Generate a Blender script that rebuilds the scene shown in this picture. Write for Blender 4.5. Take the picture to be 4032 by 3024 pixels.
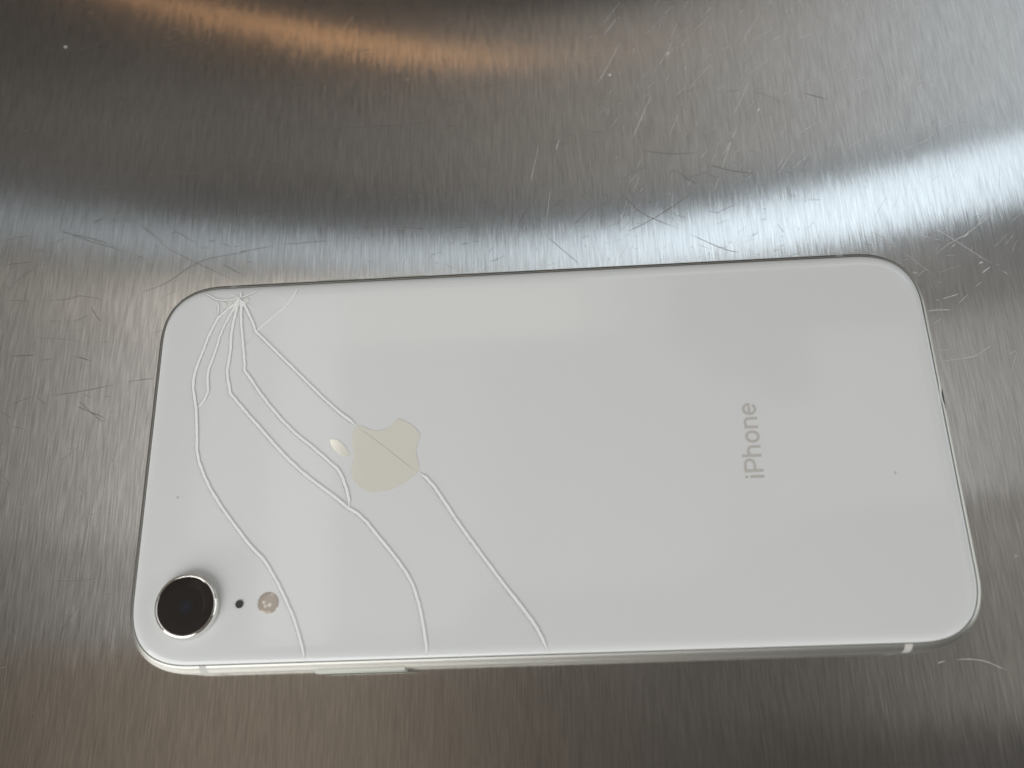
import bpy, bmesh, math, random
from mathutils import Vector, Matrix
from mathutils.geometry import delaunay_2d_cdt

# ------------------------------------------------------------------ camera, world, lamps, exposure
S = bpy.context.scene
for o in list(bpy.data.objects):
    bpy.data.objects.remove(o)
COL = S.collection
MM = 0.001

cam_d = bpy.data.cameras.new('camera')
cam = bpy.data.objects.new('camera', cam_d)
COL.objects.link(cam)
CAM_POS = Vector((2.974, -44.829, 168.826)) * MM
rot = Matrix(((0.997932, 0.045232, 0.045662), (-0.027193, 0.940856, -0.337713), (-0.058237, 0.335773, 0.940141)))
cam.matrix_world = Matrix.Translation(CAM_POS) @ rot.to_4x4()
cam_d.sensor_width = 36.0
cam_d.lens = 3545.68 / 4032 * 36.0
cam_d.clip_start = 0.005
cam_d.clip_end = 50.0
cam_d.dof.use_dof = True
cam_d.dof.focus_distance = 0.1740
cam_d.dof.aperture_fstop = 10.0
S.camera = cam

w = bpy.data.worlds.new('World')
S.world = w
w.use_nodes = True
bg = w.node_tree.nodes['Background']
bg.inputs[0].default_value = (1.0, 0.93, 0.85, 1)
bg.inputs[1].default_value = 0.075


H = 2.0   # height of the ceiling lamps and fill panels above the table


def strip_lamp(name, p0, p1, width, radiance, col, z=None):
    """flat ceiling lamp or fill panel from p0 to p1 (plan position in metres), facing down"""
    L = bpy.data.lights.new(name, 'AREA')
    L.shape = 'RECTANGLE'
    dx, dy = p1[0] - p0[0], p1[1] - p0[1]
    L.size = math.hypot(dx, dy)
    L.size_y = width
    L.energy = radiance * math.pi * L.size * width
    L.color = col
    o = bpy.data.objects.new(name, L)
    o.location = ((p0[0] + p1[0]) / 2, (p0[1] + p1[1]) / 2, z or H)
    o.rotation_euler = (0, 0, math.atan2(dy, dx))
    COL.objects.link(o)
    return o


def soft_lamp(name, direction, dist, sx, sy, radiance, col):
    """large soft source facing the phone"""
    L = bpy.data.lights.new(name, 'AREA')
    L.shape = 'RECTANGLE'
    L.size = sx
    L.size_y = sy
    L.energy = radiance * math.pi * sx * sy
    L.color = col
    o = bpy.data.objects.new(name, L)
    d = Vector(direction).normalized()
    o.location = d * dist
    o.rotation_euler = d.to_track_quat('Z', 'Y').to_euler()
    COL.objects.link(o)
    return o


COLD = (0.74, 0.88, 1.0)
WARM = (1.0, 0.92, 0.80)
# ceiling tubes whose reflections make the cold band across the brushed steel
strip_lamp('tube_lamp', (-1.7, 1.28), (-0.4, 1.125), 0.09, 0.70, COLD)
strip_lamp('tube_lamp', (-0.4, 1.125), (0.1, 1.09), 0.09, 0.85, COLD)
strip_lamp('tube_lamp', (0.1, 1.09), (0.7, 1.165), 0.14, 2.2, COLD)
strip_lamp('tube_lamp', (0.7, 1.165), (1.6, 1.35), 0.19, 2.4, COLD)
# warm lamp behind the orange band
strip_lamp('warm_lamp', (-1.4, 2.12), (-0.75, 1.913), 0.03, 1.8, (1.0, 0.52, 0.22))
strip_lamp('warm_lamp', (-0.75, 1.913), (-0.16, 1.725), 0.03, 3.1, (1.0, 0.54, 0.24))
# luminaire on the left, mirrored in the emblem's leaf, then added fill panels
strip_lamp('ceiling_lamp_and_fill', (-0.63, 0.10), (-0.63, 1.0), 0.176, 2.3, (1.0, 0.98, 0.96))
strip_lamp('ceiling_lamp_and_fill', (-0.81, 0.35), (-0.81, 1.0), 0.18, 1.3, (1.0, 0.97, 0.93))  # added to brighten the upper-left reflection in the glass
strip_lamp('ceiling_lamp_and_fill', (-0.74, 0.94), (0.08, 0.94), 0.18, 2.0, WARM)  # added warm panels, fading to the right, brighten the glass's upper reflection
strip_lamp('ceiling_lamp_and_fill', (0.08, 0.94), (0.20, 0.94), 0.18, 1.4, WARM)
strip_lamp('ceiling_lamp_and_fill', (0.20, 0.94), (0.32, 0.94), 0.18, 0.7, WARM)
# added unseen panels standing in for dim ceiling and walls, for their reflections
# (edges stepped to draw the photographer's silhouette as a reflection in the glass)
CEIL = (1.0, 0.99, 0.965)
for x0, x1, y0, y1, rad, col in (
        (-0.54, -0.24, 0.13, 0.85, 1.0, CEIL),
        (-0.24, -0.21, 0.17, 0.85, 1.0, CEIL), (-0.21, -0.17, 0.21, 0.85, 0.9, CEIL), (-0.17, -0.11, 0.235, 0.85, 0.75, CEIL),
        (-0.11, 0.32, 0.215, 0.85, 0.65, CEIL),
        (0.32, 0.40, 0.24, 0.80, 0.6, (0.97, 0.985, 1.0)), (0.40, 0.52, 0.32, 0.72, 0.55, (0.95, 0.98, 1.0)),
        (0.52, 0.66, 0.38, 0.66, 0.75, (0.93, 0.97, 1.0)), (0.66, 0.95, 0.39, 0.85, 0.8, (0.93, 0.97, 1.0))):
    strip_lamp('ceiling_fill', (x0, (y0 + y1) / 2), (x1, (y0 + y1) / 2), y1 - y0, rad, col, H + 0.02)
strip_lamp('ceiling_fill', (-1.50, -0.4), (-1.50, 1.0), 0.8, 0.03, (1.0, 0.84, 0.66), H + 0.02)  # from here on, added fills that each lift one zone of the steel
strip_lamp('ceiling_fill', (-1.6, -0.25), (-0.35, -0.25), 0.72, 0.33, (1.0, 0.80, 0.60), H + 0.02)
strip_lamp('ceiling_fill', (1.46, -0.10), (1.46, 0.95), 0.8, 0.30, (1.0, 0.95, 0.88), H + 0.02)
strip_lamp('ceiling_fill', (1.46, -0.14), (1.46, 0.36), 0.8, 0.17, (1.0, 0.95, 0.88), H + 0.03)
strip_lamp('ceiling_fill', (0.98, 1.03), (2.0, 1.03), 0.17, 0.32, (0.90, 0.95, 1.0), H + 0.03)
strip_lamp('ceiling_fill', (-1.8, 1.55), (-0.15, 1.55), 0.35, 0.10, (1.0, 0.92, 0.85), H + 0.02)
strip_lamp('ceiling_fill', (-0.15, 1.60), (0.5, 1.60), 0.65, 0.24, (1.0, 0.94, 0.84), H + 0.02)
strip_lamp('ceiling_fill', (0.5, 1.72), (1.1, 1.72), 0.7, 0.40, (1.0, 0.98, 0.95), H + 0.02)
strip_lamp('ceiling_fill', (1.1, 1.85), (2.2, 1.85), 0.8, 1.1, (0.80, 0.91, 1.0), H + 0.02)
# tall window to the right of the table
soft_lamp('side_window', (0.96, 0.0, 0.28), 2.4, 1.8, 1.2, 2.6, (0.92, 0.98, 1.0))
# added soft fill, no window there, brightening the phone from behind left
soft_lamp('back_fill', (-0.52, -0.74, 0.54), 1.0, 0.95, 0.75, 4.2, (0.98, 0.995, 0.985))

vs = S.view_settings
vs.view_transform = 'Standard'
vs.look = 'None'
vs.exposure = 0.0
vs.gamma = 1.0
S.render.engine = 'CYCLES'
S.cycles.transparent_max_bounces = 16
S.cycles.max_bounces = 10

# ------------------------------------------------------------------ helpers


def new_mat(name):
    m = bpy.data.materials.new(name)
    m.use_nodes = True
    nt = m.node_tree
    nt.nodes.clear()
    out = nt.nodes.new('ShaderNodeOutputMaterial')
    return m, nt, out


def principled(name, col, rough=0.5, metal=0.0, spec=0.5, noise=None, coat=0.0, ior=1.5, bump=None):
    m, nt, out = new_mat(name)
    p = nt.nodes.new('ShaderNodeBsdfPrincipled')
    p.inputs['Base Color'].default_value = (*col, 1)
    p.inputs['Roughness'].default_value = rough
    p.inputs['Metallic'].default_value = metal
    p.inputs['Specular IOR Level'].default_value = spec
    p.inputs['Coat Weight'].default_value = coat
    p.inputs['IOR'].default_value = ior
    nt.links.new(p.outputs[0], out.inputs[0])
    if noise or bump:
        tc = nt.nodes.new('ShaderNodeTexCoord')
        n = nt.nodes.new('ShaderNodeTexNoise')
        n.inputs['Scale'].default_value = (noise or bump)[0]
        n.inputs['Detail'].default_value = 5
        nt.links.new(tc.outputs['Object'], n.inputs['Vector'])
        if noise:
            mr = nt.nodes.new('ShaderNodeMix')
            mr.data_type = 'RGBA'
            mr.inputs[6].default_value = (*[c * (1 - noise[1]) for c in col], 1)
            mr.inputs[7].default_value = (*[min(1, c * (1 + noise[1])) for c in col], 1)
            nt.links.new(n.outputs[0], mr.inputs[0])
            nt.links.new(mr.outputs[2], p.inputs['Base Color'])
        if bump:
            b = nt.nodes.new('ShaderNodeBump')
            b.inputs['Strength'].default_value = bump[1]
            b.inputs['Distance'].default_value = bump[2]
            nt.links.new(n.outputs[0], b.inputs['Height'])
            nt.links.new(b.outputs[0], p.inputs['Normal'])
    return m


def tag(o, label=None, cat=None, kind=None, group=None):
    if label:
        o['label'] = label
    if cat:
        o['category'] = cat
    if kind:
        o['kind'] = kind
    if group:
        o['group'] = group
    return o


def link(name, me, mats, parent=None, smooth=True):
    if not isinstance(mats, (list, tuple)):
        mats = [mats]
    for m in mats:
        me.materials.append(m)
    if smooth:
        for p in me.polygons:
            p.use_smooth = True
    o = bpy.data.objects.new(name, me)
    COL.objects.link(o)
    if parent:
        o.parent = parent
    return o


def mesh(name, verts, faces, mats, parent=None, smooth=True, scale=MM):
    me = bpy.data.meshes.new(name)
    me.from_pydata([tuple(c * scale for c in v) for v in verts], [], faces)
    me.update()
    return link(name, me, mats, parent, smooth)


def smooth_poly(pts, n=4, closed=False):
    """Catmull-Rom resampling"""
    out = []
    N = len(pts)
    rng = range(N if closed else N - 1)
    for i in rng:
        if closed:
            p0, p1, p2, p3 = pts[(i - 1) % N], pts[i], pts[(i + 1) % N], pts[(i + 2) % N]
        else:
            p0, p1, p2, p3 = pts[max(i - 1, 0)], pts[i], pts[i + 1], pts[min(i + 2, N - 1)]
        for k in range(n):
            t = k / n
            out.append(tuple(0.5 * ((2 * b) + (c - a) * t + (2 * a - 5 * b + 4 * c - d) * t * t + (-a + 3 * b - 3 * c + d) * t ** 3)
                             for a, b, c, d in zip(p0, p1, p2, p3)))
    if not closed:
        out.append(tuple(pts[-1]))
    return out


# ------------------------------------------------------------------ outline of the phone (mm)
PL, PW = 150.9, 75.7
CA, CN = 13.5, 2.5


def make_outline():
    pts = []
    hx, hy = PL / 2, PW / 2
    n = 40
    for qx, qy, rev in ((1, 1, 0), (-1, 1, 1), (-1, -1, 0), (1, -1, 1)):
        arc = []
        for i in range(n + 1):
            a = math.pi / 2 * i / n
            c, s = math.cos(a), math.sin(a)
            arc.append((qx * (hx - CA + CA * c ** (2 / CN)), qy * (hy - CA + CA * s ** (2 / CN))))
        if rev:
            arc.reverse()
        pts += arc
    # resample the straight sides
    out = []
    for i, p in enumerate(pts):
        q = pts[(i + 1) % len(pts)]
        d = math.hypot(q[0] - p[0], q[1] - p[1])
        if d < 1e-4:
            continue
        k = max(1, int(d / 1.0))
        for j in range(k):
            t = j / k
            out.append((p[0] + (q[0] - p[0]) * t, p[1] + (q[1] - p[1]) * t))
    return out


OUT = make_outline()


def normals(o):
    r = []
    N = len(o)
    for i in range(N):
        a, b = o[i - 1], o[(i + 1) % N]
        t = Vector((b[0] - a[0], b[1] - a[1])).normalized()
        r.append((t.y, -t.x))
    return r


NRM = normals(OUT)


def inset(d):
    return [(p[0] - n[0] * d, p[1] - n[1] * d) for p, n in zip(OUT, NRM)]


def sweep(name, prof, mats, parent, idx=None, cap_bottom=False, cap_top=False):
    """prof: list of (inset, z); idx: subset run of outline indices (open run)"""
    N = len(OUT)
    run = list(range(N)) if idx is None else idx
    closed = idx is None
    V, F = [], []
    for d, z in prof:
        for i in run:
            V.append((OUT[i][0] - NRM[i][0] * d, OUT[i][1] - NRM[i][1] * d, z))
    M = len(run)
    for r in range(len(prof) - 1):
        for i in range(M if closed else M - 1):
            j = (i + 1) % M
            F.append((r * M + i, r * M + j, (r + 1) * M + j, (r + 1) * M + i))
    if cap_bottom:
        F.append(tuple(reversed(range(M))))
    if cap_top:
        F.append(tuple(range((len(prof) - 1) * M, len(prof) * M)))
    return mesh(name, V, F, mats, parent)


def lathe(name, prof, mats, parent, cx, cy, seg=96, cap=True):
    V, F = [], []
    for r, z in prof:
        for k in range(seg):
            a = 2 * math.pi * k / seg
            V.append((cx + r * math.cos(a), cy + r * math.sin(a), z))
    for i in range(len(prof) - 1):
        for k in range(seg):
            l = (k + 1) % seg
            F.append((i * seg + k, i * seg + l, (i + 1) * seg + l, (i + 1) * seg + k))
    if cap:
        F.append(tuple(range((len(prof) - 1) * seg, len(prof) * seg)))
    return mesh(name, V, F, mats, parent)

# ------------------------------------------------------------------ brushed steel table
m_steel, nt, out = new_mat('brushed_steel')
N = nt.nodes.new
K = nt.links.new
tc = N('ShaderNodeTexCoord')
p = N('ShaderNodeBsdfAnisotropic')
p.distribution = 'GGX'
p.inputs['Anisotropy'].default_value = 0.75     # wide across the grooves, narrow along them
tan = N('ShaderNodeCombineXYZ')
tan.inputs[1].default_value = 1.0
K(tan.outputs[0], p.inputs['Tangent'])


def streak(scale, rotz, detail=2.0, rough=0.5, seed=0.0):
    mp = N('ShaderNodeMapping')
    mp.inputs['Scale'].default_value = scale
    mp.inputs['Rotation'].default_value = (0, 0, math.radians(rotz))
    mp.inputs['Location'].default_value = (seed, seed * 0.7, seed * 1.3)
    n = N('ShaderNodeTexNoise')
    n.inputs['Scale'].default_value = 1.0
    n.inputs['Detail'].default_value = detail
    n.inputs['Roughness'].default_value = rough
    K(tc.outputs['Object'], mp.inputs[0])
    K(mp.outputs[0], n.inputs['Vector'])
    return n.outputs[0]


def rng(sock, a, b, lo=0.3, hi=0.7):
    r = N('ShaderNodeMapRange')
    r.inputs['From Min'].default_value = lo
    r.inputs['From Max'].default_value = hi
    r.inputs['To Min'].default_value = a
    r.inputs['To Max'].default_value = b
    r.clamp = False
    K(sock, r.inputs[0])
    return r.outputs[0]


def math2(op, a, b):
    n = N('ShaderNodeMath')
    n.operation = op
    for i, v in enumerate((a, b)):
        if isinstance(v, (int, float)):
            n.inputs[i].default_value = v
        else:
            K(v, n.inputs[i])
    return n.outputs[0]


s1 = streak((6000, 160, 1), 0.6, 2, 0.6, 3.1)      # strokes
s2 = streak((3400, 130, 1), -0.9, 3, 0.6, 7.7)      # wider strokes
s3 = streak((5600, 170, 1), 1.0, 2, 0.6, 11.3)
blot = streak((28, 18, 1), 0, 4, 0.55, 2.0)         # wiping marks
ny = math2('ADD', rng(s1, -0.0045, 0.0045), rng(s3, -0.0015, 0.0015))
nx = rng(s2, -0.02, 0.02)
nv = N('ShaderNodeCombineXYZ')
K(nx, nv.inputs[0])
K(ny, nv.inputs[1])
nv.inputs[2].default_value = 1.0
nz = N('ShaderNodeVectorMath')
nz.operation = 'NORMALIZE'
K(nv.outputs[0], nz.inputs[0])
K(nz.outputs[0], p.inputs['Normal'])
tone = math2('MULTIPLY', math2('MULTIPLY', rng(s3, 0.85, 1.15), rng(s2, 0.965, 1.035)), rng(blot, 0.96, 1.04))
mix = N('ShaderNodeVectorMath')
mix.operation = 'SCALE'
mix.inputs[0].default_value = (0.56, 0.545, 0.525)
K(tone, mix.inputs['Scale'])
K(mix.outputs[0], p.inputs['Color'])
K(rng(blot, 0.150, 0.170), p.inputs['Roughness'])
# worn, less directional share of the finish
p2 = N('ShaderNodeBsdfAnisotropic')
p2.distribution = 'BECKMANN'
p2.inputs['Anisotropy'].default_value = 0.60
p2.inputs['Roughness'].default_value = 0.27
K(tan.outputs[0], p2.inputs['Tangent'])
K(nz.outputs[0], p2.inputs['Normal'])
K(mix.outputs[0], p2.inputs['Color'])
ms = N('ShaderNodeMixShader')
ms.inputs[0].default_value = 0.28
K(p.outputs[0], ms.inputs[1])
K(p2.outputs[0], ms.inputs[2])
K(ms.outputs[0], out.inputs[0])

bm = bmesh.new()
bmesh.ops.create_cube(bm, size=1.0)
for v in bm.verts:
    v.co = Vector((v.co.x * 1.3, v.co.y * 0.8 + 0.05, (v.co.z - 0.5) * 0.03))
bmesh.ops.bevel(bm, geom=[e for e in bm.edges], offset=0.002, segments=2, affect='EDGES')
me = bpy.data.meshes.new('steel_tabletop')
bm.to_mesh(me)
bm.free()
table = link('steel_tabletop', me, m_steel, smooth=False)
tag(table, 'brushed stainless steel work surface covered in fine scratches', 'tabletop', 'structure')

# scratches cut across the brushing (mm on the table top)
BRIGHT = [
    [(22.7,109.3),(17.4,102.0),(13.2,97.8)],
    [(21.6,104.7),(18.1,99.7)],
    [(21.7,97.5),(18.4,90.9),(16.0,86.7)],
    [(34.9,107.3),(32.2,104.5)],
    [(42.5,103.4),(39.0,99.7),(35.4,95.4)],
    [(43.3,106.0),(41.8,104.1)],
    [(32.7,94.7),(29.9,90.4)],
    [(34.3,100.7),(32.0,91.8)],
    [(27.9,82.7),(25.8,78.5),(22.7,71.5)],
    [(41.7,90.1),(38.2,86.3),(34.9,81.6)],
    [(49.3,84.5),(46.9,79.5),(43.5,73.1)],
    [(45.7,73.2),(43.2,68.3),(41.7,66.1)],
    [(44.8,71.8),(41.8,64.3),(39.1,57.6)],
    [(54.9,90.7),(49.5,86.7)],
    [(57.9,96.6),(55.7,95.2)],
    [(57.9,63.6),(55.2,59.4),(53.2,55.6)],
    [(56.1,72.8),(54.5,69.9)],
    [(65.1,105.9),(65.9,102.2),(66.9,99.5)],
    [(67.8,98.7),(64.4,96.4),(60.7,95.7)],
    [(71.5,87.3),(68.8,85.9)],
    [(75.6,84.5),(72.4,83.2)],
    [(77.1,70.5),(75.3,68.5)],
    [(72.2,61.8),(67.6,58.1)],
    [(93.4,48.1),(91.5,45.8)],
    [(72.9,80.1),(76.2,82.0),(82.8,82.4),(91.6,81.5)],
    [(88.5,70.2),(90.6,70.7),(94.9,70.1),(99.1,69.5),(100.7,67.7)],
    [(78.8,64.5),(84.5,66.7),(87.3,68.9)],
    [(2.1,71.1),(0.9,65.8),(-0.2,61.3)],
    [(4.2,59.8),(3.1,52.0)],
    [(30.3,57.6),(29.4,49.8)],
    [(21.5,55.3),(20.9,49.8)],
    [(6.8,72.6),(5.9,69.7)],
    [(51.0,77.7),(50.4,76.5)],
    [(18.2,80.0),(17.6,77.9)],
    [(38.2,108.4),(35.6,103.2),(33.6,98.2)],
    [(51.6,100.0),(48.3,94.1)],
    [(83.7,102.7),(81.3,100.9)],
    [(80.4,105.0),(78.4,97.3)],
    [(95.4,49.1),(93.7,47.3),(86.7,42.6)],
    [(50.3,98.2),(47.4,95.1)],
    [(78.2,16.5),(80.3,16.6),(83.2,16.9),(85.5,17.3),(87.3,18.3),(88.9,19.3)],
    [(88.4,32.0),(90.1,33.3)],
    [(78.2,18.8),(80.7,18.8)],
    [(81.8,39.5),(85.0,41.9),(90.8,45.0)],
    [(70.1,45.8),(73.5,42.8),(79.5,36.5),(81.9,33.1)],
    [(71.8,43.7),(73.3,42.4)],
    [(78.5,44.5),(81.3,43.6),(83.4,43.0)],
    [(83.1,45.6),(86.5,42.6),(91.1,38.4),(95.4,34.4)],
    [(80.5,25.5),(78.3,24.2)],
    [(77.3,34.8),(79.7,36.7)],
    [(86.9,30.6),(84.3,28.5)],
    [(83.8,39.4),(86.0,39.3)],
    [(91.8,17.3),(93.4,18.0)],
    [(67.8,-39.6),(69.2,-39.3),(70.9,-39.1),(73.5,-39.1),(75.9,-39.5),(77.5,-40.2),(79.3,-41.1)],
]
STRONG = [
    [(80.2,29.5),(80.8,29.6)],
    [(81.5,29.8),(83.2,30.2),(84.9,30.7)],
    [(78.0,27.2),(80.0,27.4),(82.6,27.3)],
    [(76.6,36.0),(77.9,35.7)],
    [(90.2,37.2),(91.0,37.5)],
    [(90.3,35.0),(92.3,36.4)],
    [(85.4,41.1),(86.4,41.9)],
    [(88.1,43.2),(89.5,44.2)],
    [(68.6,43.2),(69.8,42.4)],
    [(31.9,93.4),(32.7,94.0)],
    [(50.4,76.8),(50.9,77.5)],
    [(18.5,88.9),(19.2,88.6)],
]
DARK = [
    [(30.1,61.6),(30.5,62.8),(31.9,62.4),(34.2,60.2),(36.1,59.2)],
    [(19.3,58.3),(23.3,53.0),(29.8,49.2),(38.9,43.8),(42.5,42.5)],
    [(24.5,68.4),(31.4,67.1),(40.4,67.3)],
    [(38.5,64.0),(42.8,62.2),(48.0,61.0)],
    [(9.0,51.0),(12.1,54.2),(16.8,58.5)],
    [(20.1,48.7),(26.1,51.7),(35.5,57.9)],
    [(3.0,48.6),(9.5,41.7)],
    [(53.6,51.4),(57.0,48.1)],
    [(60.7,80.9),(66.2,78.7)],
    [(-97.0,65.8),(-92.3,66.2),(-87.0,65.6)],
    [(-55.9,77.8),(-44.8,78.5),(-33.3,78.7),(-26.5,78.0)],
    [(-74.0,72.6),(-68.7,72.7),(-61.2,71.1),(-54.4,70.4)],
    [(-83.2,69.8),(-74.7,69.1),(-66.3,69.0)],
    [(-86.0,57.1),(-80.3,52.5),(-75.4,49.0)],
    [(-103.0,56.1),(-95.8,53.1),(-88.3,50.4)],
    [(-96.5,57.7),(-94.0,59.0)],
    [(-44.2,76.0),(-40.5,75.9)],
    [(-89.1,104.0),(-75.9,105.3)],
    [(-106.7,105.3),(-99.6,106.8)],
    [(-16.3,87.4),(-14.2,86.7)],
    [(-35.7,53.2),(-28.7,52.8),(-22.2,51.8)],
    [(-63.2,48.6),(-54.7,49.8),(-43.6,50.3)],
    [(-103.1,56.1),(-99.7,55.0),(-94.0,53.1),(-83.9,48.4)],
    [(-85.5,56.4),(-82.4,53.8),(-78.7,50.5),(-71.9,46.5),(-62.5,41.4)],
    [(-96.6,57.8),(-93.8,59.0)],
    [(-70.1,51.7),(-68.4,51.7)],
    [(-115.8,48.4),(-109.7,49.0),(-104.8,50.2)],
    [(-84.0,40.2),(-78.5,42.1),(-72.0,46.6),(-66.4,48.0),(-60.4,48.7)],
    [(-94.8,17.4),(-90.7,13.6),(-85.8,9.8)],
    [(-94.2,15.3),(-87.7,12.4)],
    [(-102.8,17.7),(-100.6,15.7)],
    [(-112.3,40.0),(-107.6,39.6),(-101.5,39.4),(-98.2,39.8),(-97.0,40.2),(-91.8,39.1)],
    [(-97.8,34.1),(-94.0,35.5)],
    [(-94.3,37.6),(-91.4,33.7)],
    [(-96.3,26.4),(-92.3,25.1)],
    [(-100.0,17.8),(-92.7,18.6),(-85.1,19.9),(-78.8,20.6)],
    [(-102.8,34.5),(-100.2,34.7)],
    [(-109.7,27.0),(-104.3,27.0)],
    [(-66.6,46.2),(-59.9,41.8)],
    [(-78.2,55.0),(-72.4,51.3)],
]


def ribbon_rows(pts, rows, taper=0.15, wob=0.0, rnd=None, ends=(True, True)):
    """offset rows left of travel: rows = [(offset, z)]"""
    n = len(pts)
    V = []
    for i, q in enumerate(pts):
        a, b = pts[max(i - 1, 0)], pts[min(i + 1, n - 1)]
        d = Vector((b[0] - a[0], b[1] - a[1]))
        d = d.normalized() if d.length > 1e-9 else Vector((1, 0))
        nx_, ny_ = -d.y, d.x
        t = i / max(1, n - 1)
        k = 1.0
        if ends[0]:
            k = min(k, t / taper + 0.08)
        if ends[1]:
            k = min(k, (1 - t) / taper + 0.08)
        if rnd:
            k *= 1 + wob * (rnd.random() - 0.5)
        V.append([(q[0] + nx_ * o_ * k, q[1] + ny_ * o_ * k, z_) for o_, z_ in rows])
    return V


def add_ribbon(V, F, rows):
    base = len(V)
    m = len(rows[0])
    for r in rows:
        V.extend(r)
    for i in range(len(rows) - 1):
        for j in range(m - 1):
            a = base + i * m + j
            F.append((a, a + m, a + m + 1, a + 1))


def scratches(name, polys, width, mat, z, seed):
    rnd = random.Random(seed)
    V, F = [], []
    for s in polys:
        L_ = sum(math.dist(a, b) for a, b in zip(s, s[1:]))
        pts = smooth_poly(s, max(3, int(L_ / len(s) / 0.6)))
        wd = width * rnd.uniform(0.6, 1.25)
        # long scratches skip here and there
        run = []
        gap = 0
        runs = []
        for q in pts:
            if gap > 0:
                gap -= 1
                continue
            run.append(q)
            if L_ > 4 and rnd.random() < 0.05:
                runs.append(run)
                run = []
                gap = rnd.randint(1, 2)
        runs.append(run)
        for r in runs:
            if len(r) > 1:
                add_ribbon(V, F, ribbon_rows(r, [(-wd / 2, z), (wd / 2, z)], 0.2, 0.5, rnd))
    o = mesh(name, V, F, mat, table, smooth=False)
    o['kind'] = 'stuff'
    return o


rs = random.Random(5)


def rand_scr(n, xr, yr, ang, dang, lmin, lmax, bend=0.15):
    r = []
    for _ in range(n):
        x, y = rs.uniform(*xr), rs.uniform(*yr)
        a = math.radians(rs.gauss(ang, dang))
        l = lmin * (lmax / lmin) ** (rs.random() ** 1.6)
        k = rs.gauss(0, bend)
        r.append([(x + l * t * math.cos(a) - k * l * t * (1 - t) * math.sin(a), y + l * t * math.sin(a) + k * l * t * (1 - t) * math.cos(a)) for t in (0, .33, .66, 1)])
    return r


m_sb = principled('scratch_bright', (0.85, 0.85, 0.85), 0.55, 0.6)  # pale colour stands in for the window light these scratches catch
m_ss = principled('scratch_strong_glint', (0.95, 0.95, 0.95), 0.75, 0.35)  # paler still, a stronger glint put into the colour
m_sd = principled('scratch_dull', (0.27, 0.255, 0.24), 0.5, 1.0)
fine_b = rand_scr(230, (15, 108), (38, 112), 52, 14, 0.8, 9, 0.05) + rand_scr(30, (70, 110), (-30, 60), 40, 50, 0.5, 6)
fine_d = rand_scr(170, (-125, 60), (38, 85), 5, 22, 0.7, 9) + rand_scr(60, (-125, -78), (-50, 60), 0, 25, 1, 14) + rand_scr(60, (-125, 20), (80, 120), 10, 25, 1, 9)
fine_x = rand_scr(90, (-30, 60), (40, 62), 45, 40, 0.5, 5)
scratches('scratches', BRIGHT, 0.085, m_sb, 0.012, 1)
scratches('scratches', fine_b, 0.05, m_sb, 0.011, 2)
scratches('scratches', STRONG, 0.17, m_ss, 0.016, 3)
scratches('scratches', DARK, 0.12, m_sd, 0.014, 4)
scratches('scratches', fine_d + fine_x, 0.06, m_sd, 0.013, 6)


# ------------------------------------------------------------------ the phone
phone = bpy.data.objects.new('smartphone', None)
phone.empty_display_size = 0.02
COL.objects.link(phone)
tag(phone, 'white smartphone lying face down with cracked glass back on brushed steel', 'smartphone')

m_frame = principled('anodised_aluminium', (0.54, 0.53, 0.495), 0.48, 1.0, noise=(900, 0.03))
m_button = principled('pale_button', (0.80, 0.82, 0.76), 0.5, 0.35)
m_band = principled('antenna_plastic', (0.56, 0.545, 0.51), 0.45)
m_black = principled('black_gasket', (0.14, 0.12, 0.10), 0.6)
m_front = principled('black_front_glass', (0.012, 0.012, 0.013), 0.08, coat=0.3)
m_panel = principled('white_paint_under_glass', (0.80, 0.805, 0.80), 0.6, spec=0.0, noise=(60, 0.006))

m_glass, nt, out = new_mat('clear_back_glass')
tr = nt.nodes.new('ShaderNodeBsdfTransparent')
gl = nt.nodes.new('ShaderNodeBsdfGlossy')
gl.inputs['Roughness'].default_value = 0.08
lw = nt.nodes.new('ShaderNodeLayerWeight')      # Schlick reflectance, the same from both sides of the pane
lw.inputs['Blend'].default_value = 0.5
pw = nt.nodes.new('ShaderNodeMath')
pw.operation = 'POWER'
pw.inputs[1].default_value = 5.0
nt.links.new(lw.outputs['Facing'], pw.inputs[0])
fr = nt.nodes.new('ShaderNodeMath')
fr.operation = 'MULTIPLY_ADD'
fr.inputs[1].default_value = 0.96
fr.inputs[2].default_value = 0.04
nt.links.new(pw.outputs[0], fr.inputs[0])
mx = nt.nodes.new('ShaderNodeMixShader')
nt.links.new(fr.outputs[0], mx.inputs[0])
nt.links.new(tr.outputs[0], mx.inputs[1])
nt.links.new(gl.outputs[0], mx.inputs[2])
nt.links.new(mx.outputs[0], out.inputs[0])


def alpha_mat(name, col, rough, alpha):
    m = principled(name, col, rough)
    m.node_tree.nodes['Principled BSDF'].inputs['Alpha'].default_value = alpha
    return m


m_crack = alpha_mat('crack_fracture', (0.97, 0.975, 0.97), 0.35, 0.97)
m_crackd = alpha_mat('crack_gap_shade', (0.44, 0.42, 0.39), 0.5, 0.55)  # shade along the crack's side, put into the strip's colour
m_hair = alpha_mat('crack_hairline', (0.26, 0.24, 0.20), 0.5, 0.36)
m_logo = principled('polished_inlay', (0.60, 0.58, 0.52), 0.07, 0.42)
m_text = principled('grey_inlay', (0.62, 0.58, 0.54), 0.25, 0.2)

# --- metal frame, screen side, gasket
PROF = [(1.55, 0.45), (1.1, 0.62), (0.68, 0.95), (0.34, 1.5), (0.12, 2.3), (0.01, 3.3), (0.0, 4.2), (0.02, 5.0), (0.13, 5.75), (0.33, 6.4), (0.62, 6.95), (0.95, 7.32), (1.22, 7.5), (1.29, 7.52), (1.31, 7.48), (1.31, 7.0)]
frame = sweep('frame', PROF, m_frame, phone)
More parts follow.
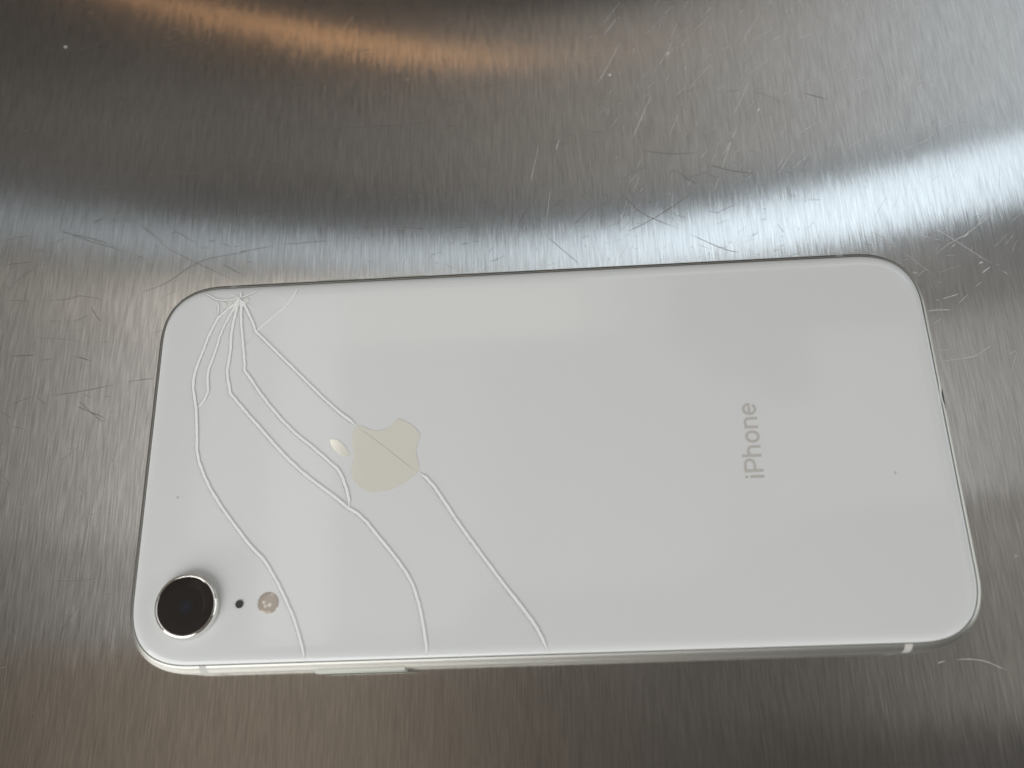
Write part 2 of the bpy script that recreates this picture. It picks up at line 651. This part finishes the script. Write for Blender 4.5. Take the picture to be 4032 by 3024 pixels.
# worn dent at the bottom edge
for v in frame.data.vertices:
    x, y, z = (c / MM for c in v.co)
    if x > 73 and z > 4.5:
        k = math.exp(-((y - 7.0) / 1.5) ** 2) * min(1, (z - 4.5) / 1.5)
        v.co.x -= 0.12 * k * MM
        v.co.z -= 0.05 * k * MM
sweep('front_glass', [(1.9, 0.0), (1.45, 0.06), (1.2, 0.25), (1.15, 0.5), (1.3, 0.66)], m_front, phone, cap_bottom=True)
sweep('gasket', [(1.25, 6.9), (1.25, 7.22), (1.75, 7.22), (1.75, 6.9)], m_black, phone)
sweep('back_panel', [(1.46, 7.0), (1.44, 7.36), (1.52, 7.56), (1.66, 7.68), (1.85, 7.77), (2.15, 7.86), (2.55, 7.92), (3.0, 7.945), (3.5, 7.95)], m_panel, phone, cap_top=True)


def run_x(x0, x1, side):
    idx = [i for i, q in enumerate(OUT) if x0 <= q[0] <= x1 and (q[1] > 0) == (side > 0) and abs(q[1]) > 30]
    return sorted(idx)


BP = [(d - 0.012, z) for d, z in PROF[:-2]]


def band(x0, x1, side):
    """antenna line round the frame between two x positions"""
    N_ = 5
    V, F = [], []
    for r, (d, z) in enumerate(BP):
        for k in range(N_):
            x = x0 + (x1 - x0) * k / (N_ - 1)
            # outline y at x by interpolation
            best = None
            for i in range(len(OUT)):
                a, b = OUT[i], OUT[(i + 1) % len(OUT)]
                if (a[1] > 0) == (side > 0) and abs(a[1]) > 25 and min(a[0], b[0]) <= x <= max(a[0], b[0]) and abs(a[0] - b[0]) > 1e-6:
                    t_ = (x - a[0]) / (b[0] - a[0])
                    y = a[1] + (b[1] - a[1]) * t_
                    nn = NRM[i]
                    best = (x - nn[0] * d, y - nn[1] * d, z)
                    break
            V.append(best)
    for r in range(len(BP) - 1):
        for k in range(N_ - 1):
            f_ = (r * N_ + k, r * N_ + k + 1, (r + 1) * N_ + k + 1, (r + 1) * N_ + k)
            F.append(f_ if side < 0 else tuple(reversed(f_)))
    return mesh('antenna_band', V, F, m_band, phone)


band(-61.3, -59.9, 1)
band(59.5, 60.9, 1)
band(-61.1, -59.8, -1)
band(60.2, 61.5, -1)


def side_button(name, x0, x1, side, z0, z1, proud):
    bm_ = bmesh.new()
    bmesh.ops.create_cube(bm_, size=1.0)
    for v in bm_.verts:
        v.co = Vector(((x0 + x1) / 2 + v.co.x * (x1 - x0), side * (PW / 2 - 0.5 + (v.co.y + 0.5) * (proud + 0.5)), (z0 + z1) / 2 + v.co.z * (z1 - z0)))
    es = [e for e in bm_.edges if abs(e.verts[0].co.x - e.verts[1].co.x) < 1e-6 and abs(e.verts[0].co.z - e.verts[1].co.z) < 1e-6]
    bmesh.ops.bevel(bm_, geom=es, offset=(z1 - z0) * 0.42, segments=6, affect='EDGES')
    es = [e for e in bm_.edges if all(abs(abs(v.co.y) - (PW / 2 + proud)) < 1e-4 for v in e.verts)]
    bmesh.ops.bevel(bm_, geom=es, offset=0.15, segments=2, affect='EDGES')
    bmesh.ops.recalc_face_normals(bm_, faces=bm_.faces)
    bmesh.ops.scale(bm_, vec=(MM, MM, MM), verts=bm_.verts)
    me_ = bpy.data.meshes.new(name)
    bm_.to_mesh(me_)
    bm_.free()
    o = link(name, me_, m_button, phone, smooth=False)
    return o


side_button('mute_switch', -55.1, -49.8, 1, 3.0, 5.4, 0.25)
side_button('volume_button', -44.6, -34.2, 1, 2.7, 5.6, 0.42)
side_button('volume_button', -31.1, -20.7, 1, 2.7, 5.6, 0.42)
side_button('power_button', -40.9, -25.1, -1, 2.5, 5.6, 0.5)

# --- cracks in the back glass (mm)
I0 = (-59.18, 33.84)
CR = {
    'A': [I0, (-59.77, 32.96), (-61.35, 31.63), (-63.16, 29.93), (-64.02, 27.98), (-64.92, 25.66), (-65.53, 23.14), (-66.31, 20.66), (-66.77, 18.76), (-67.02, 16.86), (-66.93, 15.15), (-66.46, 13.0), (-65.9, 10.56), (-65.64, 8.18), (-65.27, 5.39), (-65.06, 2.63), (-64.37, 0.1), (-63.22, -2.43), (-61.76, -5.15), (-59.67, -8.26), (-57.43, -11.14), (-55.66, -13.38), (-53.92, -15.5), (-52.41, -17.1), (-50.8, -18.59), (-49.5, -20.44), (-47.83, -23.09), (-46.34, -25.87), (-44.85, -28.77), (-43.9, -31.15), (-43.03, -33.81), (-42.46, -35.52), (-42.1, -36.8)],
    'B': [I0, (-59.57, 32.74), (-60.7, 30.59), (-61.64, 28.45), (-62.53, 25.73), (-62.9, 23.59), (-63.59, 20.91), (-64.15, 19.02), (-64.26, 17.11), (-63.9, 14.39), (-64.2, 13.09), (-65.1, 11.6), (-65.9, 10.56)],
    'C': [I0, (-59.38, 32.73), (-59.77, 30.54), (-60.14, 28.17), (-60.31, 25.61), (-60.16, 22.68), (-60.34, 20.36), (-60.5, 18.45), (-60.21, 16.53), (-59.68, 14.43), (-59.51, 13.52), (-57.55, 11.25), (-55.26, 8.56), (-52.8, 5.89), (-50.35, 3.04), (-47.73, 0.22), (-44.73, -2.59), (-41.59, -5.16), (-38.48, -7.5), (-35.45, -10.01), (-33.96, -10.92), (-32.22, -12.51), (-29.62, -15.74), (-27.06, -18.79), (-25.04, -21.55), (-23.53, -24.26), (-22.52, -27.38), (-21.77, -30.93), (-21.27, -33.95), (-20.9, -36.8)],
    'D': [I0, (-58.72, 32.7), (-58.69, 30.49), (-58.33, 27.48), (-57.83, 24.51), (-57.39, 21.57), (-57.08, 19.43), (-57.08, 18.19), (-55.6, 16.2), (-53.73, 13.47), (-51.67, 10.76), (-48.99, 7.63), (-46.15, 4.75), (-43.16, 2.31), (-39.98, -0.53), (-37.88, -2.46), (-37.02, -3.93), (-36.14, -6.19), (-35.5, -8.62), (-35.45, -10.01)],
    'E': [I0, (-58.46, 32.89), (-57.16, 30.41), (-56.07, 28.16), (-55.38, 26.24), (-54.0, 24.9), (-50.47, 21.22), (-46.44, 17.1), (-41.42, 11.9), (-37.74, 8.43), (-34.49, 5.85), (-31.99, 4.0), (-28.45, 1.16), (-24.96, -1.81), (-22.54, -3.66), (-21.34, -4.75), (-19.81, -6.54), (-17.78, -9.69), (-15.79, -12.81), (-14.39, -14.9), (-11.22, -19.37), (-8.36, -23.34), (-5.08, -27.73), (-2.77, -30.84), (-1.65, -32.72), (-0.55, -35.05), (0.3, -36.8)],
    'F': [(-46.6, 36.9), (-47.41, 35.12), (-48.42, 33.15), (-49.97, 31.22), (-51.73, 29.72), (-53.83, 27.84), (-55.38, 26.24)],
    'G': [(-67.6, 36.6), (-66.75, 35.57), (-65.15, 34.57), (-63.76, 33.68), (-62.05, 33.38), (-60.37, 33.5), I0, (-57.8, 34.11), (-56.71, 34.51), (-55.63, 35.16), (-54.0, 36.9)],
    'H': [(-63.76, 33.68), (-63.4, 32.75), (-63.22, 31.73), (-63.16, 29.93)],
}
NS = 1
CS = {k: smooth_poly(v, NS) for k, v in CR.items()}

G0 = 1.36


def glass_z(d):
    t_ = max(0.0, min(1.0, (d - G0) / 2.1))
    return 7.50 + 0.60 * (1 - (1 - t_) ** 2.2) ** 0.62


def seg_dist(p_, poly):
    best = 1e9
    px, py = p_
    for i in range(len(poly)):
        a, b = poly[i], poly[(i + 1) % len(poly)]
        dx, dy = b[0] - a[0], b[1] - a[1]
        l2 = dx * dx + dy * dy
        t_ = 0 if l2 == 0 else max(0, min(1, ((px - a[0]) * dx + (py - a[1]) * dy) / l2))
        e = (a[0] + dx * t_ - px) ** 2 + (a[1] + dy * t_ - py) ** 2
        if e < best:
            best = e
    return math.sqrt(best)


def depth_in(p_):
    """distance from the phone's outer outline, negative outside"""
    if abs(p_[0]) < PL / 2 - 16 and abs(p_[1]) < PW / 2:
        return PW / 2 - abs(p_[1])
    d = seg_dist(p_, OUT)
    ins = False
    n = len(OUT)
    for i in range(n):
        a, b = OUT[i], OUT[(i + 1) % n]
        if (a[1] > p_[1]) != (b[1] > p_[1]) and p_[0] < (b[0] - a[0]) * (p_[1] - a[1]) / (b[1] - a[1]) + a[0]:
            ins = not ins
    return d if ins else -d


verts, edges, is_crack = [], [], []
for dd in (G0, 1.40, 1.48, 1.6, 1.8, 2.1, 2.5, 2.95, 3.46, 4.2):
    lp = inset(dd)
    b0 = len(verts)
    verts += [Vector(q) for q in lp]
    for i in range(len(lp)):
        edges.append((b0 + i, b0 + (i + 1) % len(lp)))
        is_crack.append(False)
for k, pl in CS.items():
    b0 = len(verts)
    verts += [Vector(q) for q in pl]
    for i in range(len(pl) - 1):
        edges.append((b0 + i, b0 + i + 1))
        is_crack.append(True)
ov, oe, of, _, oeo, _ = delaunay_2d_cdt(verts, edges, [], 0, 1e-3)
crack_edges = set()
for e, src in zip(oe, oeo):
    if any(s < len(is_crack) and is_crack[s] for s in src):
        crack_edges.add(tuple(sorted(e)))
vd = [depth_in((v.x, v.y)) for v in ov]
tri = []
for f_ in of:
    c = sum((ov[i] for i in f_), Vector((0, 0))) / len(f_)
    if min(vd[i] for i in f_) > G0 - 0.02:
        tri.append(tuple(f_))
e2f = {}
for i, f_ in enumerate(tri):
    for a, b in zip(f_, f_[1:] + f_[:1]):
        e2f.setdefault(tuple(sorted((a, b))), []).append(i)
grp = [-1] * len(tri)
ng = 0
for i in range(len(tri)):
    if grp[i] >= 0:
        continue
    st = [i]
    grp[i] = ng
    while st:
        j = st.pop()
        f_ = tri[j]
        for a, b in zip(f_, f_[1:] + f_[:1]):
            ek = tuple(sorted((a, b)))
            if ek in crack_edges:
                continue
            for k in e2f[ek]:
                if grp[k] < 0:
                    grp[k] = ng
                    st.append(k)
    ng += 1


def area(f_):
    a, b, c = (ov[i] for i in f_)
    return abs((b - a).cross(c - a)) / 2


areas = [sum(area(tri[i]) for i in range(len(tri)) if grp[i] == g) for g in range(ng)]
order = sorted(range(ng), key=lambda g: -areas[g])
print('glass regions', [round(areas[g], 2) for g in order])
rg = random.Random(12)
glass = None
for n_, g in enumerate(order):
    if areas[g] < 0.02:
        continue
    fs = [tri[i] for i in range(len(tri)) if grp[i] == g]
    ids = sorted({i for f_ in fs for i in f_})
    mp_ = {i: k for k, i in enumerate(ids)}
    cx = sum(ov[i].x for i in ids) / len(ids)
    cy = sum(ov[i].y for i in ids) / len(ids)
    ax, ay = (0, 0) if n_ == 0 else (rg.gauss(0, 0.0010), rg.gauss(0, 0.0010))
    V = [(ov[i].x, ov[i].y, glass_z(vd[i]) + ax * (ov[i].x - cx) + ay * (ov[i].y - cy)) for i in ids]
    o = mesh('back_glass' if n_ == 0 else 'glass_shard', V, [tuple(mp_[i] for i in f_) for f_ in fs], m_glass, glass or phone)
    if n_ == 0:
        glass = o

# --- the visible fracture lines: pale fracture face, the gap's shade painted as a dull strip beside it
rc = random.Random(3)


def zat(q):
    return glass_z(depth_in(q))


def crack(pts, wl=0.42, wd=0.2, mat=None, taper0=0.06, dark=True):
    # resample evenly
    out_ = [pts[0]]
    for q in pts[1:]:
        d = math.dist(out_[-1], q)
        k = max(1, int(d / 0.5))
        a = out_[-1]
        for j in range(1, k + 1):
            out_.append((a[0] + (q[0] - a[0]) * j / k, a[1] + (q[1] - a[1]) * j / k))
    pts = [q for q in out_ if depth_in(q) > 1.6]
    L_ = sum(math.dist(a, b) for a, b in zip(pts, pts[1:]))
    V, F = [], []
    MI = []
    rows = ribbon_rows(pts, [(-0.03, 0.012), (wl * 0.35, 0.028), (wl * 0.75, 0.026), (wl, 0.012)], min(0.3, 1.6 / L_), 0.22, rc)
    rows = [[(x, y, zat(q) + z + 0.01) for x, y, z in r] for r, q in zip(rows, pts)]
    add_ribbon(V, F, rows)
    MI += [0] * (len(F))
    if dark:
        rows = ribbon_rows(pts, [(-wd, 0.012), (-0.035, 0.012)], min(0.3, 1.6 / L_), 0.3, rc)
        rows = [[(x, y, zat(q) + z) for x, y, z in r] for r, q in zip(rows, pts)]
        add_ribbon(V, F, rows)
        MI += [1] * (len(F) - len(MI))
    # ribbons run left of travel; make faces look up
    F = [tuple(reversed(f_)) for f_ in F]
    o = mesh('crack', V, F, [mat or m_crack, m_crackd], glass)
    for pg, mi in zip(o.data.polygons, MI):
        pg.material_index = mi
    return o


E = CS['E']
i1 = CR['E'].index((-34.49, 5.85)) * NS
i2 = CR['E'].index((-22.54, -3.66)) * NS
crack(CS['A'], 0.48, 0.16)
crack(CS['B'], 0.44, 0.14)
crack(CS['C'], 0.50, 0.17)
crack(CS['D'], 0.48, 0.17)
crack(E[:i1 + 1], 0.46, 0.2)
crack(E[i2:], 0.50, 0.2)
crack(CS['F'], 0.36, 0.0, dark=False)
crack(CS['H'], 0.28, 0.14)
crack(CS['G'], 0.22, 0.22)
# hairlines: over the polished mark, and a short spur
for pts, wdt in ((E[i1:i2 + 1], 0.09), ([(-55.25, 25.75), (-57.03, 23.69), (-57.56, 22.93)], 0.07)):
    V, F = [], []
    add_ribbon(V, F, [[(x, y, 8.115) for x, y, z in r] for r in ribbon_rows(pts, [(wdt / 2, 0), (-wdt / 2, 0)], 0.02)])
    mesh('crack', V, F, m_hair, glass, smooth=False)
# crushed glass round the impact point
m_crush = alpha_mat('crushed_glass', (0.93, 0.90, 0.80), 0.5, 0.7)
for seed, (cx_, cy_, rr_) in enumerate(((-59.3, 32.9, 0.95), (-58.2, 32.3, 0.7), (-60.6, 32.2, 0.75), (-59.6, 31.3, 0.55), (-57.5, 33.2, 0.6), (-61.9, 32.6, 0.55))):
    rq = random.Random(seed + 40)
    k_ = 9
    V = [(cx_ + rr_ * rq.uniform(0.5, 1.15) * math.cos(6.283 * i / k_), cy_ + rr_ * rq.uniform(0.6, 1.25) * math.sin(6.283 * i / k_), zat((cx_, cy_)) + 0.014 + 0.003 * seed) for i in range(k_)]
    mesh('crushed_glass', V, [tuple(range(k_))], m_crush, glass, smooth=False)
for a_, l_, w_ in ((200, 3.2, 0.09), (235, 2.0, 0.08), (252, 4.4, 0.10), (283, 3.4, 0.10), (300, 2.4, 0.08), (322, 4.6, 0.09), (340, 3.0, 0.07), (20, 1.8, 0.1), (150, 2.2, 0.1)):
    a_ = math.radians(a_)
    pts = [(I0[0] + l_ * t_ * math.cos(a_ + rc.gauss(0, 0.05)), I0[1] + l_ * t_ * math.sin(a_ + rc.gauss(0, 0.05))) for t_ in (0.08, 0.35, 0.7, 1.0)]
    V, F = [], []
    add_ribbon(V, F, [[(x, y, zat((x, y)) + 0.034) for x, y, z in r] for r in ribbon_rows(pts, [(w_, 0), (-w_, 0)], 0.6)])
    mesh('crack', V, F, m_crack, glass, smooth=False)
# splinter standing at the impact point
V, F = [], []
add_ribbon(V, F, [[(x, y, 8.09 + z) for x, y, z in r] for r in ribbon_rows([(-58.75, 35.15), (-58.72, 34.7), (-58.75, 34.3), (-58.6, 33.9)], [(0.2, 0.02), (0, 0.16), (-0.2, 0.02)], 0.3)])
mesh('glass_splinter', V, F, m_crack, glass, smooth=False)

# --- polished mark under the glass: fruit outline with a bite, and its leaf
LOGO = [(-34.54, 5.81), (-33.84, 5.96), (-32.96, 5.74), (-31.98, 5.15), (-31.02, 4.86), (-29.79, 4.88), (-28.58, 5.22), (-27.63, 5.95), (-27.03, 6.71), (-26.51, 6.99), (-25.46, 6.58), (-24.23, 5.89), (-23.17, 4.94), (-22.56, 4.19), (-22.38, 3.47), (-22.55, 2.58), (-22.88, 1.52), (-23.05, 0.64), (-22.96, -0.25), (-22.69, -1.32), (-22.51, -2.38), (-22.59, -3.42), (-23.26, -4.09), (-24.62, -5.08), (-26.65, -6.2), (-28.34, -6.74), (-30.04, -6.96), (-31.41, -6.91), (-32.62, -6.48), (-33.84, -5.56), (-34.73, -4.48), (-35.2, -3.24), (-35.19, -2.19), (-34.93, -1.15), (-34.61, -0.28), (-34.73, 0.79), (-35.03, 1.87), (-35.2, 3.31), (-35.11, 4.39), (-34.79, 5.28)]
LEAF = [(-39.44, 3.41), (-39.01, 3.56), (-38.13, 3.44), (-37.24, 2.87), (-36.51, 2.12), (-35.96, 1.2), (-35.67, 0.21), (-36.44, 0.16), (-37.32, 0.41), (-38.21, 1.03), (-38.95, 2.05), (-39.37, 2.96)]


def plate(name, loops, z0, z1, mat, parent):
    """flat inlay from one or more closed loops (outer plus holes by even-odd)"""
    vv, ee = [], []
    for lp in loops:
        b0 = len(vv)
        vv += [Vector(q) for q in lp]
        ee += [(b0 + i, b0 + (i + 1) % len(lp)) for i in range(len(lp))]
    a, b, c, *_ = delaunay_2d_cdt(vv, ee, [], 0, 1e-4)

    def inside(x, y):
        r = False
        for lp in loops:
            n = len(lp)
            for i in range(n):
                p0, p1 = lp[i], lp[(i + 1) % n]
                if (p0[1] > y) != (p1[1] > y) and x < (p1[0] - p0[0]) * (y - p0[1]) / (p1[1] - p0[1]) + p0[0]:
                    r = not r
        return r
    F = []
    for f_ in c:
        cx_ = sum(a[i].x for i in f_) / 3
        cy_ = sum(a[i].y for i in f_) / 3
        if inside(cx_, cy_):
            F.append(tuple(f_))
    n = len(a)
    V = [(v.x, v.y, z1) for v in a] + [(v.x, v.y, z0) for v in a]
    cnt = {}
    for f_ in F:
        for i, j in zip(f_, f_[1:] + f_[:1]):
            cnt[(i, j)] = cnt.get((i, j), 0) + 1
    W = [(j, i, i + n, j + n) for (i, j) in cnt if (j, i) not in cnt]
    return mesh(name, V, F + W, mat, parent, smooth=False)


LZ = 8.01
logo = plate('emblem', [smooth_poly(LOGO, 3, True)], LZ - 0.055, LZ, m_logo, phone)
logo['label'] = 'polished fruit outline with a bite taken out'
leaf = plate('emblem_leaf', [smooth_poly(LEAF, 3, True)], LZ - 0.055, LZ, m_logo, logo)

# --- lettering, reading up the picture: u runs along +Y, v along -X from the baseline
BX = 40.17


def to_xy(u, v):
    return (BX - v, u)


def stroke(pts, w_):
    """closed outline of a thick open polyline (u, v)"""
    Lf, Rt = [], []
    n = len(pts)
    for i, q in enumerate(pts):
        a, b = pts[max(i - 1, 0)], pts[min(i + 1, n - 1)]
        d = Vector((b[0] - a[0], b[1] - a[1])).normalized()
        Lf.append((q[0] - d.y * w_ / 2, q[1] + d.x * w_ / 2))
        Rt.append((q[0] + d.y * w_ / 2, q[1] - d.x * w_ / 2))
    return Lf + Rt[::-1]


def rect(u0, v0, u1, v1):
    return [(u0, v0), (u1, v0), (u1, v1), (u0, v1)]


def ell(cu, cv, ru, rv, a0, a1, n=28, e=2.15):
    r = []
    for k in range(n + 1):
        a = math.radians(a0 + (a1 - a0) * k / n)
        c, s = math.cos(a), math.sin(a)
        r.append((cu + ru * math.copysign(abs(c) ** (2 / e), c), cv + rv * math.copysign(abs(s) ** (2 / e), s)))
    return r


def letter(shapes):
    V, F = [], []
    o = None
    me_parts = []
    for loops in shapes:
        lp = [[to_xy(*q) for q in l] for l in loops]
        me_parts.append(lp)
    # join the pieces of one letter into one mesh
    obs = [plate('letter', lp, LZ - 0.04, LZ - 0.004 * k, m_text, phone) for k, lp in enumerate(me_parts)]
    if len(obs) > 1:
        bm_ = bmesh.new()
        for b in obs:
            bm_.from_mesh(b.data)
        for b in obs[1:]:
            d_ = b.data
            bpy.data.objects.remove(b)
            bpy.data.meshes.remove(d_)
        bm_.to_mesh(obs[0].data)
        bm_.free()
    return obs[0]


T = 0.46
letter([[rect(-7.16, 0, -6.68, 2.46)], [ell(-6.92, 3.13, 0.27, 0.25, 0, 350, 20)]])
# P
letter([[rect(-6.06, 0, -5.58, 3.36)],
        [stroke([(-5.6, 3.13), (-4.9, 3.13)] + ell(-4.72, 2.3, 0.93, 0.83, 90, -90, 16, 2.2) + [(-4.9, 1.47), (-5.6, 1.47)], T)]])
# h
letter([[rect(-3.22, 0, -2.76, 3.50)],
        [stroke([(-2.99, 1.0), (-2.97, 1.5)] + ell(-2.15, 1.55, 0.83, 0.72, 170, 0, 16, 2.3) + [(-1.32, 0.0)], T)]])
# o
letter([[ell(0.57, 1.24, 1.15, 1.29, 0, 354, 40), ell(0.57, 1.24, 0.68, 0.83, 0, 354, 40)]])
# n
letter([[rect(2.16, 0, 2.62, 2.48)],
        [stroke([(2.39, 1.0), (2.41, 1.5)] + ell(3.23, 1.55, 0.83, 0.72, 170, 0, 16, 2.3) + [(4.06, 0.0)], T)]])
# e
letter([[stroke(ell(5.87, 1.24, 0.92, 1.06, 5, 325, 36, 2.1), T)], [rect(4.95, 1.07, 6.98, 1.46)]])

# --- camera, microphone, flash
CX, CY = -63.75, -26.35
m_ring = principled('polished_ring', (0.86, 0.84, 0.80), 0.12, 1.0)
m_lens, nt, out = new_mat('dark_lens_cover')
p = nt.nodes.new('ShaderNodeBsdfPrincipled')
p.inputs['Roughness'].default_value = 0.06
p.inputs['Specular IOR Level'].default_value = 0.04
tcn = nt.nodes.new('ShaderNodeTexCoord')
mpn = nt.nodes.new('ShaderNodeMapping')
mpn.inputs['Location'].default_value = (-(CX + 0.2) * MM, -(CY - 0.1) * MM, 0)
mpn.inputs['Scale'].default_value = (1, 1, 0)
ln = nt.nodes.new('ShaderNodeVectorMath')
ln.operation = 'LENGTH'
cr_ = nt.nodes.new('ShaderNodeMapRange')
cr_.inputs['From Min'].default_value = 0.0
cr_.inputs['From Max'].default_value = 1.6 * MM
mxc = nt.nodes.new('ShaderNodeMix')
mxc.data_type = 'RGBA'
mxc.inputs[6].default_value = (0.030, 0.034, 0.044, 1)
mxc.inputs[7].default_value = (0.031, 0.026, 0.0235, 1)
nt.links.new(tcn.outputs['Object'], mpn.inputs[0])
nt.links.new(mpn.outputs[0], ln.inputs[0])
nt.links.new(ln.outputs['Value'], cr_.inputs[0])
nt.links.new(cr_.outputs[0], mxc.inputs[0])
nt.links.new(mxc.outputs[2], p.inputs['Base Color'])
nt.links.new(p.outputs[0], out.inputs[0])
ring = lathe('camera_ring', [(5.75, 8.05), (5.72, 8.3), (5.62, 8.9), (5.56, 9.2), (5.45, 9.36), (5.28, 9.42), (5.12, 9.40), (5.05, 9.36), (5.03, 9.2)], m_ring, phone, CX, CY, cap=False)
lathe('lens_cover', [(5.04, 9.25), (5.03, 9.362), (4.98, 9.385), (3.0, 9.387), (0.6, 9.387)], m_lens, ring, CX, CY)
m_mic = principled('microphone_mesh', (0.045, 0.042, 0.04), 0.7, noise=(9000, 0.5))
lathe('microphone', [(0.72, 8.10), (0.70, 8.125), (0.6, 8.118), (0.3, 8.112)], m_mic, phone, -54.47, -26.28, 40)

m_flash, nt, out = new_mat('flash_lens')
p = nt.nodes.new('ShaderNodeBsdfPrincipled')
p.inputs['Roughness'].default_value = 0.2
tcn = nt.nodes.new('ShaderNodeTexCoord')
vo = nt.nodes.new('ShaderNodeTexVoronoi')
vo.inputs['Scale'].default_value = 1100
rp = nt.nodes.new('ShaderNodeValToRGB')
rp.color_ramp.elements[0].color = (0.86, 0.78, 0.66, 1)
rp.color_ramp.elements[1].color = (0.42, 0.35, 0.29, 1)
rp.color_ramp.elements[0].position = 0.12
rp.color_ramp.elements[1].position = 0.5
nt.links.new(tcn.outputs['Object'], vo.inputs['Vector'])
nt.links.new(vo.outputs['Distance'], rp.inputs[0])
nt.links.new(rp.outputs[0], p.inputs['Base Color'])
nt.links.new(p.outputs[0], out.inputs[0])
lathe('flash', [(1.9, 7.9), (1.9, 8.0), (1.86, 8.02), (1.0, 8.02)], m_flash, phone, -49.3, -26.25, 64)

# scuffed dirt on the bottom edge
m_scuff = principled('scuff_dirt', (0.13, 0.12, 0.11), 0.7, noise=(1800, 0.6))
V, F = [], []
rows = []
rk = random.Random(8)
for k in range(15):
    y = 9.0 - 4.2 * k / 14
    h = math.sin(math.pi * min(1, max(0, k / 14))) ** 0.6
    top_z = 6.2 + 0.9 * h + rk.uniform(-0.1, 0.1)
    low_z = 6.1 - 1.6 * h * (0.5 + 0.5 * k / 14) + rk.uniform(-0.15, 0.15)
    row = []
    for zz in (0, 0.33, 0.66, 1):
        z = low_z + (top_z - low_z) * zz
        d = 0.5
        for (d0, z0), (d1, z1) in zip(PROF, PROF[1:]):
            if z0 <= z <= z1 and z1 > z0:
                d = d0 + (d1 - d0) * (z - z0) / (z1 - z0)
                break
        row.append((PL / 2 - d + 0.03, y, z + 0.02))
    rows.append(row)
add_ribbon(V, F, rows)
mesh('scuff', V, F, m_scuff, frame)
# faint dirt specks on the back
m_speck = alpha_mat('dirt_speck', (0.30, 0.28, 0.25), 0.6, 0.25)
for k, (x, y, r) in enumerate(((-67.6, -6.5, 0.33), (63.3, -7.2, 0.3))):
    rq = random.Random(k + 70)
    V = [(x + r * rq.uniform(0.5, 1.2) * math.cos(6.283 * i / 8 + 0.3), y + r * rq.uniform(0.5, 1.2) * math.sin(6.283 * i / 8 + 0.3), zat((x, y)) + 0.008) for i in range(8)]
    mesh('dirt_speck', V, [tuple(range(8))], m_speck, glass, smooth=False)

# --- crumbs lying on the steel
m_crumb = principled('crumb', (0.75, 0.73, 0.70), 0.6)


def crumb(x, y, r, label, mat=m_crumb):
    bm_ = bmesh.new()
    bmesh.ops.create_icosphere(bm_, subdivisions=1, radius=r)
    rr = random.Random(int(x * 10))
    for v in bm_.verts:
        v.co = Vector((v.co.x * (0.7 + rr.random()), v.co.y * (0.5 + rr.random() * 0.7), (v.co.z + r) * 0.5 * (0.6 + rr.random() * 0.5)))
    bmesh.ops.scale(bm_, vec=(MM, MM, MM), verts=bm_.verts)
    me_ = bpy.data.meshes.new('crumb')
    bm_.to_mesh(me_)
    bm_.free()
    o = link('crumb', me_, mat, smooth=False)
    o.location = (x * MM, y * MM, 0)
    return tag(o, label, 'crumb')


crumb(-109.5, 106.3, 0.28, 'tiny white crumb on the steel at the far left below the orange glow')
crumb(18.9, 88.7, 0.3, 'tiny white crumb on the steel to the right of the orange glow')
